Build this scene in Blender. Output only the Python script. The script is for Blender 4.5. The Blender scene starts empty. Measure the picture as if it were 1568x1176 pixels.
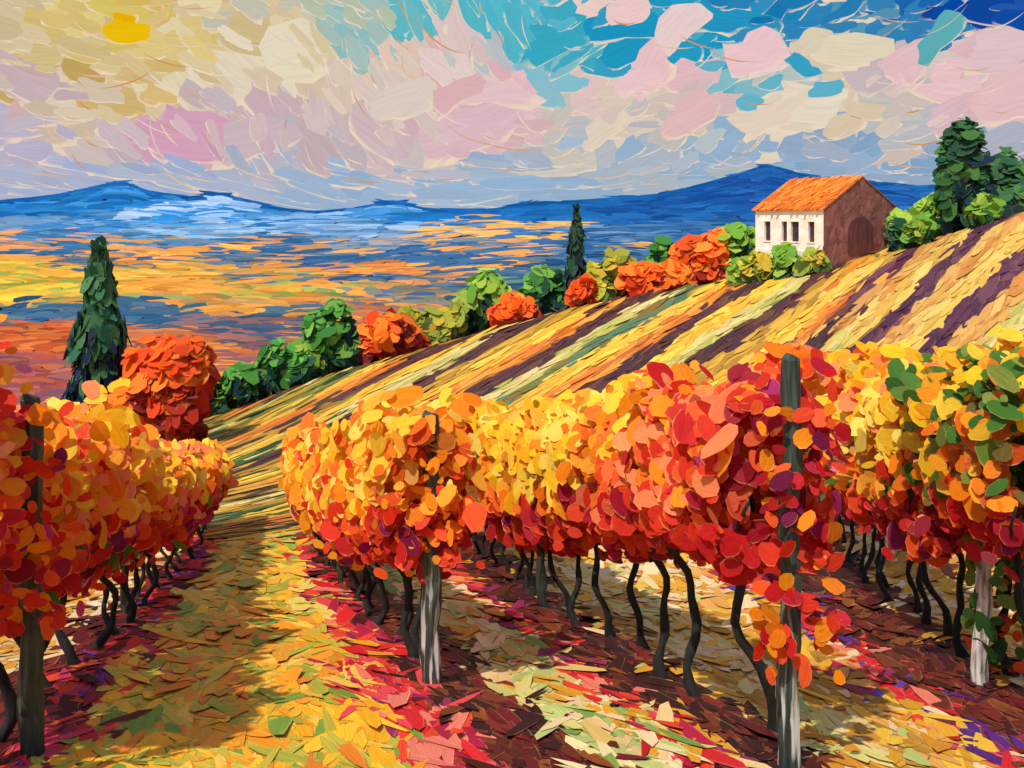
import bpy, math, random
import numpy as np
from mathutils import Vector
rng=np.random.default_rng(7); random.seed(7)
F=1307.0; CU=784.0; HV=330.0     # focal constant, used for azimuth/elevation measurements

def lin(h):
    h=h.lstrip('#'); r=[]
    for i in (0,2,4):
        c=int(h[i:i+2],16)/255
        r.append(c/12.92 if c<=.04045 else ((c+.055)/1.055)**2.4)
    return np.array(r)
def P(s): return [lin(x) for x in s.split()]
def pick(pal,var=.14):
    c=pal[random.randrange(len(pal))]
    return np.clip(c*(1+random.uniform(-var,var))+random.uniform(-.006,.01),0.002,1)
def hsh(*k):
    h=2166136261
    for x in k: h=((h^(int(x)&0xffff))*16777619)&0xffffffff; h^=h>>13
    return h
def pickc(pal,key,var=.1,rnd=.25):
    i=random.randrange(len(pal)) if random.random()<rnd else hsh(*key)%len(pal)
    return np.clip(pal[i]*(1+random.uniform(-var,var)),0.002,1)

# ------------------------------------------------------------------ materials
def attr_mat(name,bump=.01,rough=.5,emit=False,transl=0.0,rim=.35,rimcol=(.9,.72,.5),spec=.35,scale=1.0,streak=.22,freq=6.0):
    m=bpy.data.materials.new(name); m.use_nodes=True; nt=m.node_tree; N=nt.nodes; L=nt.links
    N.clear(); out=N.new('ShaderNodeOutputMaterial')
    at=N.new('ShaderNodeAttribute'); at.attribute_name='Col'
    uv=N.new('ShaderNodeUVMap'); uv.uv_map='UV'
    sep=N.new('ShaderNodeSeparateXYZ'); L.new(uv.outputs[0],sep.inputs[0])
    def math_(op,a,b=None,c=None):
        n=N.new('ShaderNodeMath'); n.operation=op
        for i,x in enumerate((a,b,c)):
            if x is None: continue
            if isinstance(x,(int,float)): n.inputs[i].default_value=x
            else: L.new(x,n.inputs[i])
        return n.outputs[0]
    cx=math_('MULTIPLY',sep.outputs[0],1.1); cy=math_('MULTIPLY',sep.outputs[1],freq)
    cz=math_('MULTIPLY',at.outputs['Alpha'],97.0)
    cmb=N.new('ShaderNodeCombineXYZ'); L.new(cx,cmb.inputs[0]); L.new(cy,cmb.inputs[1]); L.new(cz,cmb.inputs[2])
    no=N.new('ShaderNodeTexNoise'); no.inputs['Scale'].default_value=1.0; no.inputs['Detail'].default_value=2 if emit else 1
    L.new(cmb.outputs[0],no.inputs['Vector'])
    val=math_('MULTIPLY_ADD',no.outputs[0],streak*2*scale,(1-streak)*scale)
    mul=N.new('ShaderNodeVectorMath'); mul.operation='SCALE'
    L.new(at.outputs['Color'],mul.inputs[0]); L.new(val,mul.inputs['Scale'])
    r2=math_('ADD',math_('MULTIPLY',sep.outputs[0],sep.outputs[0]),math_('MULTIPLY',sep.outputs[1],sep.outputs[1]))
    mr=N.new('ShaderNodeMapRange'); mr.inputs[1].default_value=.78; mr.inputs[2].default_value=.88
    L.new(r2,mr.inputs[0])
    side=N.new('ShaderNodeMapRange'); side.inputs[1].default_value=-.2; side.inputs[2].default_value=-.7
    L.new(sep.outputs[1],side.inputs[0])
    rimf=math_('MULTIPLY',mr.outputs[0],side.outputs[0])
    rimf2=math_('MULTIPLY',rimf,math_('MULTIPLY',no.outputs[0],rim*2))  # lit lower edge of each stroke, painted in as a lighter rim
    mix=N.new('ShaderNodeMix'); mix.data_type='RGBA'
    L.new(rimf2,mix.inputs[0]); L.new(mul.outputs[0],mix.inputs[6]); mix.inputs[7].default_value=(*rimcol,1)
    if emit:
        e=N.new('ShaderNodeEmission'); L.new(mix.outputs[2],e.inputs[0]); e.inputs[1].default_value=1.0
        L.new(e.outputs[0],out.inputs[0]); m.cycles.emission_sampling='NONE'; return m
    bs=N.new('ShaderNodeBsdfPrincipled'); bs.inputs['Roughness'].default_value=rough
    bs.inputs['Specular IOR Level'].default_value=spec
    L.new(mix.outputs[2],bs.inputs['Base Color'])
    if bump>0:
        b=N.new('ShaderNodeBump'); b.inputs['Distance'].default_value=bump; b.inputs['Strength'].default_value=.5
        L.new(math_('ADD',no.outputs[0],rimf),b.inputs['Height']); L.new(b.outputs[0],bs.inputs['Normal'])
    if transl>0:
        t=N.new('ShaderNodeBsdfTranslucent'); L.new(mix.outputs[2],t.inputs[0])
        ms=N.new('ShaderNodeMixShader'); ms.inputs[0].default_value=transl
        L.new(bs.outputs[0],ms.inputs[1]); L.new(t.outputs[0],ms.inputs[2]); L.new(ms.outputs[0],out.inputs[0])
    else: L.new(bs.outputs[0],out.inputs[0])
    return m
M_leaf=attr_mat('vine_leaf_paint',.008,.6,transl=.42,rim=.35,rimcol=(.95,.62,.25),scale=1.02,streak=.2,freq=3,spec=.2)
M_tree=attr_mat('tree_leaf_paint',0,.7,transl=.25,rim=.15,rimcol=(.75,.6,.25),scale=1.0,streak=.15,freq=4,spec=.15)
M_grd=attr_mat('ground_paint',.006,.65,rim=.2,rimcol=(.8,.6,.3),scale=.95,spec=.15)
M_far=attr_mat('far_land_paint',0,.9,rim=.15,rimcol=(.75,.55,.35),spec=.0,scale=.92,streak=.16)
M_sky=attr_mat('sky_paint',emit=True,rim=.8,rimcol=(.84,.68,.50),streak=.13,scale=.94,freq=9)

def noise_mat(name,c1,c2,scale=(4,4,4),rough=.6,bump=.01,c3=None,z3=None):
    m=bpy.data.materials.new(name); m.use_nodes=True; nt=m.node_tree; N=nt.nodes; L=nt.links
    bs=N['Principled BSDF']; bs.inputs['Roughness'].default_value=rough
    tc=N.new('ShaderNodeTexCoord'); mp=N.new('ShaderNodeMapping'); mp.inputs['Scale'].default_value=scale
    L.new(tc.outputs['Object'],mp.inputs[0])
    no=N.new('ShaderNodeTexNoise'); no.inputs['Scale'].default_value=1; no.inputs['Detail'].default_value=4
    L.new(mp.outputs[0],no.inputs['Vector'])
    cr=N.new('ShaderNodeValToRGB'); cr.color_ramp.elements[0].position=.38; cr.color_ramp.elements[1].position=.62
    cr.color_ramp.elements[0].color=(*c1,1); cr.color_ramp.elements[1].color=(*c2,1)
    L.new(no.outputs[0],cr.inputs[0]); last=cr.outputs[0]
    if c3 is not None:
        sp=N.new('ShaderNodeSeparateXYZ'); L.new(tc.outputs['Object'],sp.inputs[0])
        mr=N.new('ShaderNodeMapRange'); mr.inputs[1].default_value=z3[0]; mr.inputs[2].default_value=z3[1]
        mr.inputs[3].default_value=1; mr.inputs[4].default_value=0
        L.new(sp.outputs[2],mr.inputs[0])
        no2=N.new('ShaderNodeTexNoise'); no2.inputs['Scale'].default_value=1; no2.inputs['Detail'].default_value=2
        mp2=N.new('ShaderNodeMapping'); mp2.inputs['Scale'].default_value=(28,28,2.2); L.new(tc.outputs['Object'],mp2.inputs[0]); L.new(mp2.outputs[0],no2.inputs['Vector'])
        st=N.new('ShaderNodeMapRange'); st.inputs[1].default_value=.52; st.inputs[2].default_value=.6; L.new(no2.outputs[0],st.inputs[0])
        mu=N.new('ShaderNodeMath'); mu.operation='MULTIPLY'; L.new(st.outputs[0],mu.inputs[0]); L.new(mr.outputs[0],mu.inputs[1])
        mx=N.new('ShaderNodeMix'); mx.data_type='RGBA'; L.new(mu.outputs[0],mx.inputs[0]); L.new(last,mx.inputs[6]); mx.inputs[7].default_value=(*c3,1); last=mx.outputs[2]
    L.new(last,bs.inputs['Base Color'])
    b=N.new('ShaderNodeBump'); b.inputs['Distance'].default_value=bump; L.new(no.outputs[0],b.inputs['Height']); L.new(b.outputs[0],bs.inputs['Normal'])
    return m
M_bark=noise_mat('vine_bark',lin('0e0e0c'),lin('1e2018'),(30,30,8),rough=.85)
M_tbark=noise_mat('tree_bark',lin('2c221c'),lin('4a3426'),(3,3,1))
M_post=noise_mat('post_wood',lin('1e2c28'),lin('3c4c40'),(40,40,3),c3=lin('c8c8bc'),z3=(.2,1.0),bump=.006)  # pale third colour: whitish highlights painted on the lower post
M_postd=noise_mat('dark_post_wood',lin('1c2a22'),lin('3a4a34'),(40,40,3),bump=.006)
M_pale=noise_mat('pale_bark',lin('dcd4c8'),lin('6a6058'),(30,30,3),bump=.006)
M_white=noise_mat('whitewash',lin('fff0dc'),lin('f8dcc0'),(1.2,1.2,2))
M_gable=noise_mat('plaster_shade',lin('98605a'),lin('7c4a4a'),(.9,.9,1.8))  # gable's shaded side painted into the colour, darker than the front wall
M_roof=noise_mat('terracotta',lin('ec8420'),lin('cc5c1c'),(1.5,1.5,5),bump=.05)
M_dark=noise_mat('dark_opening',lin('2c2430'),lin('4a3040'),(2,2,2))
M_door=noise_mat('barn_door_wood',lin('703c3a'),lin('542c30'),(6,6,1))

# ------------------------------------------------------------------ mesh builders
def link(o,parent=None):
    bpy.context.scene.collection.objects.link(o)
    if parent: o.parent=parent
    return o
def empty(name,loc=(0,0,0)):
    e=bpy.data.objects.new(name,None); e.location=loc; e.empty_display_size=.3; return link(e)
def poly_mesh(name,V,k,C,UV,mat,parent=None):
    n=len(V)//k; me=bpy.data.meshes.new(name)
    me.vertices.add(n*k); me.vertices.foreach_set('co',V.astype(np.float32).ravel())
    me.loops.add(n*k); me.loops.foreach_set('vertex_index',np.arange(n*k,dtype=np.int32))
    me.polygons.add(n); me.polygons.foreach_set('loop_start',(np.arange(n)*k).astype(np.int32))
    me.update(calc_edges=True)
    a=me.color_attributes.new('Col','FLOAT_COLOR','POINT'); a.data.foreach_set('color',C.astype(np.float32).ravel())
    u=me.uv_layers.new(name='UV'); u.data.foreach_set('uv',UV.astype(np.float32).ravel())
    me.materials.append(mat)
    return link(bpy.data.objects.new(name,me),parent)
def nz(a): return a/np.maximum(np.linalg.norm(a,axis=-1,keepdims=True),1e-9)
def dabs(name,C,T,Nn,Ln,Wd,Col,mat,parent=None,k=10,jit=.2,square=.0,off=None):
    C=np.array(C,float);T=nz(np.array(T,float));Nn=nz(np.array(Nn,float));n=len(C)
    T=nz(T-Nn*np.sum(T*Nn,axis=1,keepdims=True)); B=np.cross(Nn,T)
    th=np.linspace(0,2*np.pi,k,endpoint=False)[None,:]+rng.normal(0,.08,(n,k))
    ca,sa=np.cos(th),np.sin(th)
    if square>0:
        ca=np.sign(ca)*np.abs(ca)**(1-square); sa=np.sign(sa)*np.abs(sa)**(1-square)
    J=rng.normal(0,jit,(n,k)); J=(np.roll(J,1,1)+2*J+np.roll(J,-1,1))/3
    R=np.clip(1+J,.5,1.5)
    x=ca*R; y=sa*R
    V=C[:,None,:]+T[:,None,:]*(x*np.array(Ln)[:,None]*.5)[...,None]+B[:,None,:]*(y*np.array(Wd)[:,None]*.5)[...,None]
    Col=np.array(Col); al=rng.uniform(0,1,(n,1))
    C4=np.repeat(np.concatenate([Col,al],1)[:,None,:],k,axis=1).reshape(-1,4)
    UV=np.stack([np.cos(th),np.sin(th)],-1).reshape(-1,2)
    if off is not None: V=V-np.array(off)
    return poly_mesh(name,V.reshape(-1,3),k,C4,UV,mat,parent)
def tube(pts,rad,seg=7,cap=True):
    vs=[];fs=[]
    pts=[np.array(p,float) for p in pts]
    for i,p in enumerate(pts):
        d=pts[min(i+1,len(pts)-1)]-pts[max(i-1,0)]; d=d/max(np.linalg.norm(d),1e-9)
        a=np.cross(d,[0.3,1,0.1]); a/=np.linalg.norm(a); b=np.cross(d,a)
        for j in range(seg):
            t=2*math.pi*j/seg; rr=rad[i]*(1+.12*math.sin(j*2.3+i*1.7))
            vs.append(p+a*math.cos(t)*rr+b*math.sin(t)*rr)
    for i in range(len(pts)-1):
        for j in range(seg):
            fs.append((i*seg+j,i*seg+(j+1)%seg,(i+1)*seg+(j+1)%seg,(i+1)*seg+j))
    if cap: fs.append(tuple(range(seg))[::-1]); fs.append(tuple((len(pts)-1)*seg+j for j in range(seg)))
    return vs,fs
def tubes_obj(name,tl,mat,parent=None,smooth=True):
    V=[];Fc=[]
    for vs,fs in tl:
        o=len(V); V+= [tuple(v) for v in vs]; Fc+=[tuple(i+o for i in f) for f in fs]
    me=bpy.data.meshes.new(name); me.from_pydata(V,[],Fc); me.update()
    if smooth: me.polygons.foreach_set('use_smooth',[True]*len(me.polygons))
    me.materials.append(mat); return link(bpy.data.objects.new(name,me),parent)

# ------------------------------------------------------------------ terrain
pl=lambda Y:HV+431+F*1.3/Y
near=[(Y,pl(Y)) for Y in (3,5,8)]
cols={
 -900:near+[(12,905),(18,850),(25,800),(35,740),(45,690)],
 0:near+[(12,905),(18,850),(25,800),(35,715),(45,650)],
 300:near+[(12,905),(18,850),(25,800),(35,740),(60,645)],
 450:near+[(12,905),(18,850),(25,795),(35,725),(64,590)],
 600:near+[(12,904),(18,850),(25,785),(35,695),(66,545)],
 750:near+[(12,902),(18,840),(25,760),(35,665),(69,502)],
 900:near+[(12,900),(18,820),(25,730),(35,640),(70,462)],
 1050:near+[(12,896),(18,800),(25,700),(35,605),(68,437)],
 1200:near+[(12,890),(18,780),(25,670),(35,570),(67,408)],
 1300:near+[(12,882),(18,762),(25,645),(35,535),(66,388)],
 1400:[near[0],near[1],(8,965),(12,870),(18,740),(25,620),(35,500),(64,366)],
 1568:[near[0],near[1],(8,950),(12,850),(18,690),(25,560),(35,450),(58,315)],
 2600:[near[0],near[1],(8,940),(12,820),(18,640),(25,480),(35,370),(54,240)]}
common=[(150,-27),(220,-31),(300,-33),(450,-37),(600,-40),(1000,-46),(1800,-41),(3000,-14),(4500,-12),(9000,-12)]
LY=np.linspace(math.log(2.5),math.log(8000),260); US=np.linspace(-900,2600,141)
ku=sorted(cols); tab=[];YR=[]
for u in ku:
    pts=[(Y,-(v-HV)*Y/F) for Y,v in cols[u]]
    Yr,zr=pts[-1]; YR.append(Yr)
    pts+=[(Yr+7,zr-1.2),(Yr+30,min(zr-9,-20)*.5+(-21)*.5)]+common
    a=np.array(pts); tab.append(np.interp(np.exp(LY),a[:,0],a[:,1]))
tab=np.array(tab); G=np.array([[np.interp(u,ku,tab[:,j]) for j in range(len(LY))] for u in US])
for _ in range(2):
    G[:,1:-1]=(G[:,:-2]+2*G[:,1:-1]+G[:,2:])/4
    G[1:-1]=(G[:-2]+2*G[1:-1]+G[2:])/4
def yr(u): return np.interp(u,ku,YR)
HILLS=[(120,330,330,.16,.018),(520,420,260,.15,.012),(-200,520,300,.16,.014),(300,700,300,.16,.012),(760,640,220,.15,.014),(60,1050,260,.16,.011),(520,1150,300,.15,.011),(900,1000,230,.14,.012),(260,1750,260,.15,.010),(700,1900,240,.14,.010),(1050,1700,240,.14,.012),(1350,1500,300,.15,.010),(1700,900,300,.15,.012),(-400,1500,300,.15,.01)]
def hz(X,Y):
    X=np.asarray(X,float);Y=np.asarray(Y,float)
    Yc=np.clip(Y,3,7900); s=X/Yc; u=np.clip(CU+F*s,US[0],US[-1]-1e-3)
    fu=(u-US[0])/(US[1]-US[0]); fy=(np.log(Yc)-LY[0])/(LY[1]-LY[0])
    i=np.clip(fu.astype(int),0,len(US)-2); j=np.clip(fy.astype(int),0,len(LY)-2); a=fu-i;b=fy-j
    z=(G[i,j]*(1-a)*(1-b)+G[i+1,j]*a*(1-b)+G[i,j+1]*(1-a)*b+G[i+1,j+1]*a*b)
    amp=np.clip((Y-110)/80,0,1)*.002*np.minimum(Y,1800)
    ly=np.log(Yc)
    z=z+amp*(np.sin(s*9+ly*14)+.7*np.sin(s*21-ly*17+1.3))
    for hu,hy,wu,wy,hh in HILLS:
        z=z+hh*hy*np.exp(-((u-hu)/wu)**2-((ly-math.log(hy))/wy)**2)
    z=z+np.clip((30-Y)/20,0,1)*.025*np.sin(X*2.1+Y*1.3)*np.sin(Y*1.7-X)
    z=np.where(Y<3,z-(Y-3)*.33,z)
    return z
def hn(X,Y):
    e=np.maximum(.2,np.abs(Y)*.01)
    dx=(hz(X+e,Y)-hz(X-e,Y))/(2*e); dy=(hz(X,Y+e)-hz(X,Y-e))/(2*e)
    return nz(np.stack([-dx,-dy,np.ones_like(dx)],-1))

rowX=[lambda Y:-2.86-.30*(Y-4.67), lambda Y:-.62-.29*(Y-6.1), lambda Y:1.35-.16*(Y-4.2), lambda Y:3.35+.25*(Y-6.1)]
rowD=[-.30,-.29,-.16,.25]
def wcoord(X,Y):
    r=[f(Y) for f in rowX]
    if X<r[0]: return (X-r[0])/2.0, rowD[0]
    for i in range(3):
        if X<r[i+1]:
            t=(X-r[i])/(r[i+1]-r[i]); return i+t, rowD[i]*(1-t)+rowD[i+1]*t
    return 3+(X-r[3])/2.4, rowD[3]+.1
CREAM=P('f0d09c e8c484 f4dcac dcb870 e4c890'); MAR=P('5a1418 4a1420 6c1c20 38181a 7a2822'); CRIM=P('c81c2c e03028 a81838 e04428 702888 8c1a3a c83458')
PATH=P('f4b020 ee9a20 f8c430 e0b030 a8a838 f49a30 e88428 c8b840 f0c450 7a9c38 d89828'); PATH2=P('f0cc48 b4b84c e0c450 f4c040 98b044 f0d468')
PINK=P('d8282c e04850 c81c24 b02040 e44428 ec8068 902858'); BRN=P('5a2418 6a2c18 481810 7a3c20 8a4820 3c1a14')
OCH=P('e0a028 d08c28 f0bc38 c08830 e8a850 b08028'); PLG=P('e8d48c d4cc74 b8c470 f0dcA0 d8b868 94ac54 7c9c48')
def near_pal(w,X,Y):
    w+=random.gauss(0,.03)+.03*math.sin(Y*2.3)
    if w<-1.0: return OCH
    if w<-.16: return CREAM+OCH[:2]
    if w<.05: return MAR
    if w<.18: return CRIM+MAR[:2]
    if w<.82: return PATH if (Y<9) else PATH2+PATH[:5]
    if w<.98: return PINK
    if w<1.30: return MAR+BRN  # shadow right of the row, painted as dark ground
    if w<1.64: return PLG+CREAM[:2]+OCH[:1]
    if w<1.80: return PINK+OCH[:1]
    if w<2.10: return MAR+BRN  # shadow under the row painted as a dark ground band
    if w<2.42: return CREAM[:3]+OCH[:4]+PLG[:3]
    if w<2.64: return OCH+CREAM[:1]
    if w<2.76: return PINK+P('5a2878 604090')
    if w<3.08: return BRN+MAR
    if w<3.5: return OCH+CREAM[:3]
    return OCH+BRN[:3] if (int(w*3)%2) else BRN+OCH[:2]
H1=P('f4bc34 ecac2c f8cc48 e8b440');H2=P('ec8c2c e47c28 eca03c d86c28');H3=P('5c3030 50282f 6a3c30 44282c');H4=P('dcc078 c8bc60 e4cc80 b8b050');H5=P('c8942c d8a438 b88428');H6=P('8a6a30 7a7a3c 5a7a58')
HR1=P('d89850 e0a450 d0883c e0b45c');HR2=P('602f44 502840 70404c');HR3=P('ecbc54 ecc464 d8a844')
GRN=P('5a7028 3c5a28 7a7a30 2c4424 8a8434')
LBL=[H1,H2,H3,H1,H4,H3,H5,H1,H2,H3,H4,H6]; RBL=[HR1,HR3,HR2,HR1,H4,HR2,H2,HR3,HR2,HR1,HR3,HR2]
def hill_pal(X,Y,u):
    p=(X-.584*(Y-40))/(1+.012*(Y-40))
    pi=p/1.6+random.gauss(0,.07)+.15*math.sin(Y*.3+p)
    i=int(math.floor(pi))
    m=.584+.012*p; key=(i+50,int(pi*3),int(Y/9+p*.3)+40)
    Yr=float(yr(u))
    if u<520 and random.random()<.45: return GRN+H5,m,key
    if Y>Yr-4 and random.random()<.45 and u<1350: return GRN+H3,m,key
    if u<330: return GRN+H5+H2,m,key
    return (RBL if u+random.gauss(0,40)>1290 else LBL)[i%12],m,key
FAR=[ # (u,v,palette)
 (100,315,'1f6fae 2a7ab6 1a5f9c 3a86bf'),(300,330,'8fb0d4 a9c0dc 5a94c4 2f7fba'),(450,335,'7fa6cc 4a8cc0 2a72ac'),(600,325,'1f6aa8 3f86bc 7aa4cc'),
 (800,325,'1c62a0 2a70ac 1a5896'),(1000,320,'1a5494 2362a0 184c8a'),(1200,300,'1a4f92 215a9c 154484'),(1500,310,'1c5496 2a66a4'),
 (100,350,'2f6aa4 3a78ac 6a8cac'),(300,352,'4a84b4 6a94bc 8aacc8'),(540,352,'8aa8c8 4a80ac 6a90b8'),(780,353,'e8b058 d8a058 3a6c9c'),(950,362,'2f5f90 4a7498 6a86a0 24527e'),(1100,360,'224e80 2c5e90 3a6a94'),
 (60,366,'d89050 3a6c98 4a7ca0'),(260,368,'2f668f 4a7ca0 c8905c 6a88a0'),(560,372,'d89c58 4a7498 8a8c90'),(880,376,'d09858 3a6690 2c5880'),
 (60,385,'2a5c86 3a6c94 c88850'),(300,386,'e8943c d8843a e8a850'),(450,384,'2f5c84 c88850 3a6a90'),(520,392,'2f5f88 3a6488 5a7488'),(740,385,'d8904c 3a6488 6a7c8c'),(900,400,'2c5880 4a7090 24486c'),(620,388,'2f5c88 d0904c 5a7488'),
 (170,400,'355a7c 5a6c78 d08844'),(380,402,'3a5c80 c8843c 5a7080'),
 (60,415,'d8b040 c89838 98a040 d89438'),(250,415,'dc9c3c c88c38 b8a048 e0a848'),(420,420,'d09040 4a6480 b88448 8c8c58'),(560,418,'e89038 dc803c b87448'),(560,432,'3a5c80 5a6c7c 2f5074'),(720,412,'3a6084 d8904c 4a6880'),(650,432,'3f5f80 5a6c78 b88050'),(820,425,'2f5474 4a6c80 5a7c68'),
 (60,445,'e0b83c d0a038 98a044'),(160,440,'d89838 c8a040 88984c'),(250,440,'e08c3a d8943c c89c48'),(450,448,'d88c38 c8a040 98a04c d08c38'),(620,450,'4a6484 c8844c 7a7868'),(800,450,'3c6078 2c5068'),(520,450,'c0904c 788c54 d88c3c'),
 (40,478,'2a5070 3a6080 5a7070'),(200,478,'2f5474 4a6478 386078'),(120,462,'d89c3c c89040 889450'),(330,470,'d08440 dc9440 a88450'),(440,480,'45606c d0903c b8844c'),(560,480,'b86c44 a86444 6a6870'),(350,498,'2f4c68 3f5468 806060'),
 (60,520,'b8502c c8602c a04c34 d0703c'),(230,515,'b86844 c07444 985c50'),(380,515,'45586c 3c4c64 8c5c54'),(520,520,'8a5a50 a8603c b87c44'),
 (100,570,'a84c40 b86040 8c4c50 a06460'),(330,550,'c86c3c a05c48 885860 d88c44'),(450,560,'985c50 b87044 7c5458'),(300,610,'8c5050 a05c50 785058')]
FAR=[(a,b,P(c)) for a,b,c in FAR]
FU=np.array([f[0] for f in FAR],float);FV=np.array([f[1] for f in FAR],float)
def far_pal(u,v,ju=30,jv=3):
    u=min(max(u,0),1568)
    d=((u+random.gauss(0,ju)-FU)/100)**2+((v+random.gauss(0,jv)-FV)/14)**2
    return FAR[int(np.argmin(d))][2]
def fold_shade(u,v):
    # hill relief shading painted into field colour, darker toward the foot of each fold
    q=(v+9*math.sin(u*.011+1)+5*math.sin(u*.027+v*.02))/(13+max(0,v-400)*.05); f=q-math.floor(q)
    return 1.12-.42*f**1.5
def ground_color(X,Y):
    u=CU+F*X/max(Y,3); Yr=float(yr(u))
    if Y>Yr+4:
        v=HV-F*float(hz(X,Y))/Y
        vv=v+8*math.sin(u*.013)+3*math.sin(u*.04+v*.1)
        return far_pal(u,v+5*math.sin(u*.02+v*.05)),(1,.0),2,(int((u+30*math.sin(v*.2))/60)+9,int(vv/6))
    lim=21-9*min(max((u-1000)/500,0),1)+random.gauss(0,.8)
    if Y<lim:
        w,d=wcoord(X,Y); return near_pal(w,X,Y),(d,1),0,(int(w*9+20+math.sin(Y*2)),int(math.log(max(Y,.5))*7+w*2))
    p,m,key=hill_pal(X,Y,u); return p,(m,1),1,key

ys=np.concatenate([np.linspace(-8,3,12),np.exp(np.linspace(math.log(3.15),math.log(7500),300))])
ss=np.linspace(-1.7,1.7,240)
GX=ss[None,:]*(ys[:,None]+9); GY=np.repeat(ys[:,None],len(ss),1); GZ=hz(GX,GY)
V=np.stack([GX,GY,GZ],-1).reshape(-1,3); nr,nc=GX.shape
idx=np.arange(nr*nc).reshape(nr,nc)
Fq=np.stack([idx[:-1,:-1],idx[:-1,1:],idx[1:,1:],idx[1:,:-1]],-1).reshape(-1,4)
me=bpy.data.meshes.new('ground'); me.from_pydata(V.tolist(),[],Fq.tolist()); me.update()
Cc=np.ones((len(V),4))
for i,(x,y,z) in enumerate(V):
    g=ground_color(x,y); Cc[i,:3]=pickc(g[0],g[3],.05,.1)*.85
a=me.color_attributes.new('Col','FLOAT_COLOR','POINT'); a.data.foreach_set('color',Cc.astype(np.float32).ravel())
me.uv_layers.new(name='UV'); me.materials.append(M_far); me.polygons.foreach_set('use_smooth',[True]*len(me.polygons))
ground=link(bpy.data.objects.new('ground',me))

Yg=np.exp(np.linspace(math.log(2.6),math.log(3500),900))
def strokes(n,u0,u1,v0,v1):
    us=rng.uniform(u0,u1,n); vs=rng.uniform(v0,v1,n); out=[]
    cache={}
    for u,v in zip(us,vs):
        k=int(u//8)
        if k not in cache:
            uu=k*8+4; z=hz((uu-CU)/F*Yg,Yg); vv=HV-F*z/Yg; cache[k]=np.minimum.accumulate(vv)
        vv=cache[k]
        if v<vv[-1]: continue
        j=np.searchsorted(-vv,-v); j=min(max(j,1),len(Yg)-1)
        Y=Yg[j-1]+(Yg[j]-Yg[j-1])*random.random()
        out.append(((u-CU)/F*Y,Y))
    return np.array(out)
for nm,mat,zone in (('ground_brushwork',M_grd,'near'),('valley_fields',M_far,'far')):
    pts=strokes(24000,-300,1900,345,1230) if zone=='near' else strokes(17000,-500,1900,333,660)
    NN=hn(pts[:,0],pts[:,1]); ZZ=hz(pts[:,0],pts[:,1])
    C=[];T=[];Nn=[];Ln=[];Wd=[];Co=[]
    for (X,Y),n,z in zip(pts,NN,ZZ):
        pal,d,kind,key=ground_color(X,Y)
        if (kind==2)!=(zone=='far'): continue
        m_=1.0
        if kind==0:
            L_=(.26+.12*Y)*random.uniform(.55,1.3); W_=(.035+.0125*Y)*random.uniform(.6,1.6); lift=random.uniform(.004,.014); tilt=.018
            ang=random.gauss(0,.13)+random.choice([0,0,0,.45,-.45,0]); rn=.5; nb=n
        elif kind==1:
            L_=random.uniform(.05,.13)*Y; W_=L_*random.uniform(.07,.15); lift=random.uniform(.01,.05); tilt=.015; ang=random.gauss(0,.05); rn=.4; nb=n; m_=.93
        else:
            u_=CU+F*X/Y; v_=HV-F*z/Y
            px=random.uniform(3.5,8)*(1.4 if Y<400 else .85); L_=Y/F*random.uniform(22,80); nb=n*1.0+np.array([0,-.14,0]); W_=px*Y/F/.24
            lift=W_*.05; tilt=.004; ang=random.gauss(0,.14)-.34*math.cos((u_-150)*.0065)*(1 if u_<900 else 0); rn=.38; m_=fold_shade(u_,v_)
        ca,sa=math.cos(ang),math.sin(ang)
        t=(d[0]*ca-d[1]*sa,d[0]*sa+d[1]*ca,0)
        C.append((X,Y,z+lift));T.append(t)
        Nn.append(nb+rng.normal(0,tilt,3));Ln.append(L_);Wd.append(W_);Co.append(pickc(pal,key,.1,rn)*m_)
    dabs(nm,C,T,Nn,Ln,Wd,Co,mat,parent=ground)

# ------------------------------------------------------------------ mountains
prof=np.array([(-900,300),(-500,285),(-250,300),(0,308),(80,300),(140,288),(185,277),(230,292),(290,301),(332,295),(420,317),(480,325),(540,320),(600,307),(650,319),(750,322),(800,311),(870,308),(1000,298),(1060,285),(1120,268),(1175,251),(1230,268),(1320,276),(1400,284),(1450,283),(1568,286),(1800,270),(2600,300)],float)
us=np.linspace(-900,2600,360); rows_=[(2600,0),(3000,.12),(3400,.35),(3800,.62),(4200,.86),(4500,1.0),(5200,.6),(6000,0)]
V=[];Cc=[]
def mz(u,Y):
    f=np.interp(Y,[r[0] for r in rows_],[r[1] for r in rows_])
    zc=(HV-np.interp(u,prof[:,0],prof[:,1]))/F*4500
    g=1+.12*math.sin(u*.03+Y*.004)*(1 if Y<4400 else 0)*(1-f)
    return -30+(zc+30)*f*g+ (8*math.sin(u*.021+Y*.01)*(1-f))
for Y,f in rows_:
    for u in us:
        V.append(((u-CU)/F*Y,Y,mz(u,Y))); v=HV-F*mz(u,Y)/Y
        Cc.append((*pick(far_pal(u,min(v,336)),.05),1))
nc=len(us);Fq=[(i*nc+j,i*nc+j+1,(i+1)*nc+j+1,(i+1)*nc+j) for i in range(len(rows_)-1) for j in range(nc-1)]
me=bpy.data.meshes.new('mountains'); me.from_pydata(V,[],Fq); me.update()
a=me.color_attributes.new('Col','FLOAT_COLOR','POINT'); a.data.foreach_set('color',np.array(Cc,np.float32).ravel()); me.uv_layers.new(name='UV'); me.materials.append(M_far)
mount=link(bpy.data.objects.new('mountains',me))
C=[];T=[];Nn=[];Ln=[];Wd=[];Co=[]
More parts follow.
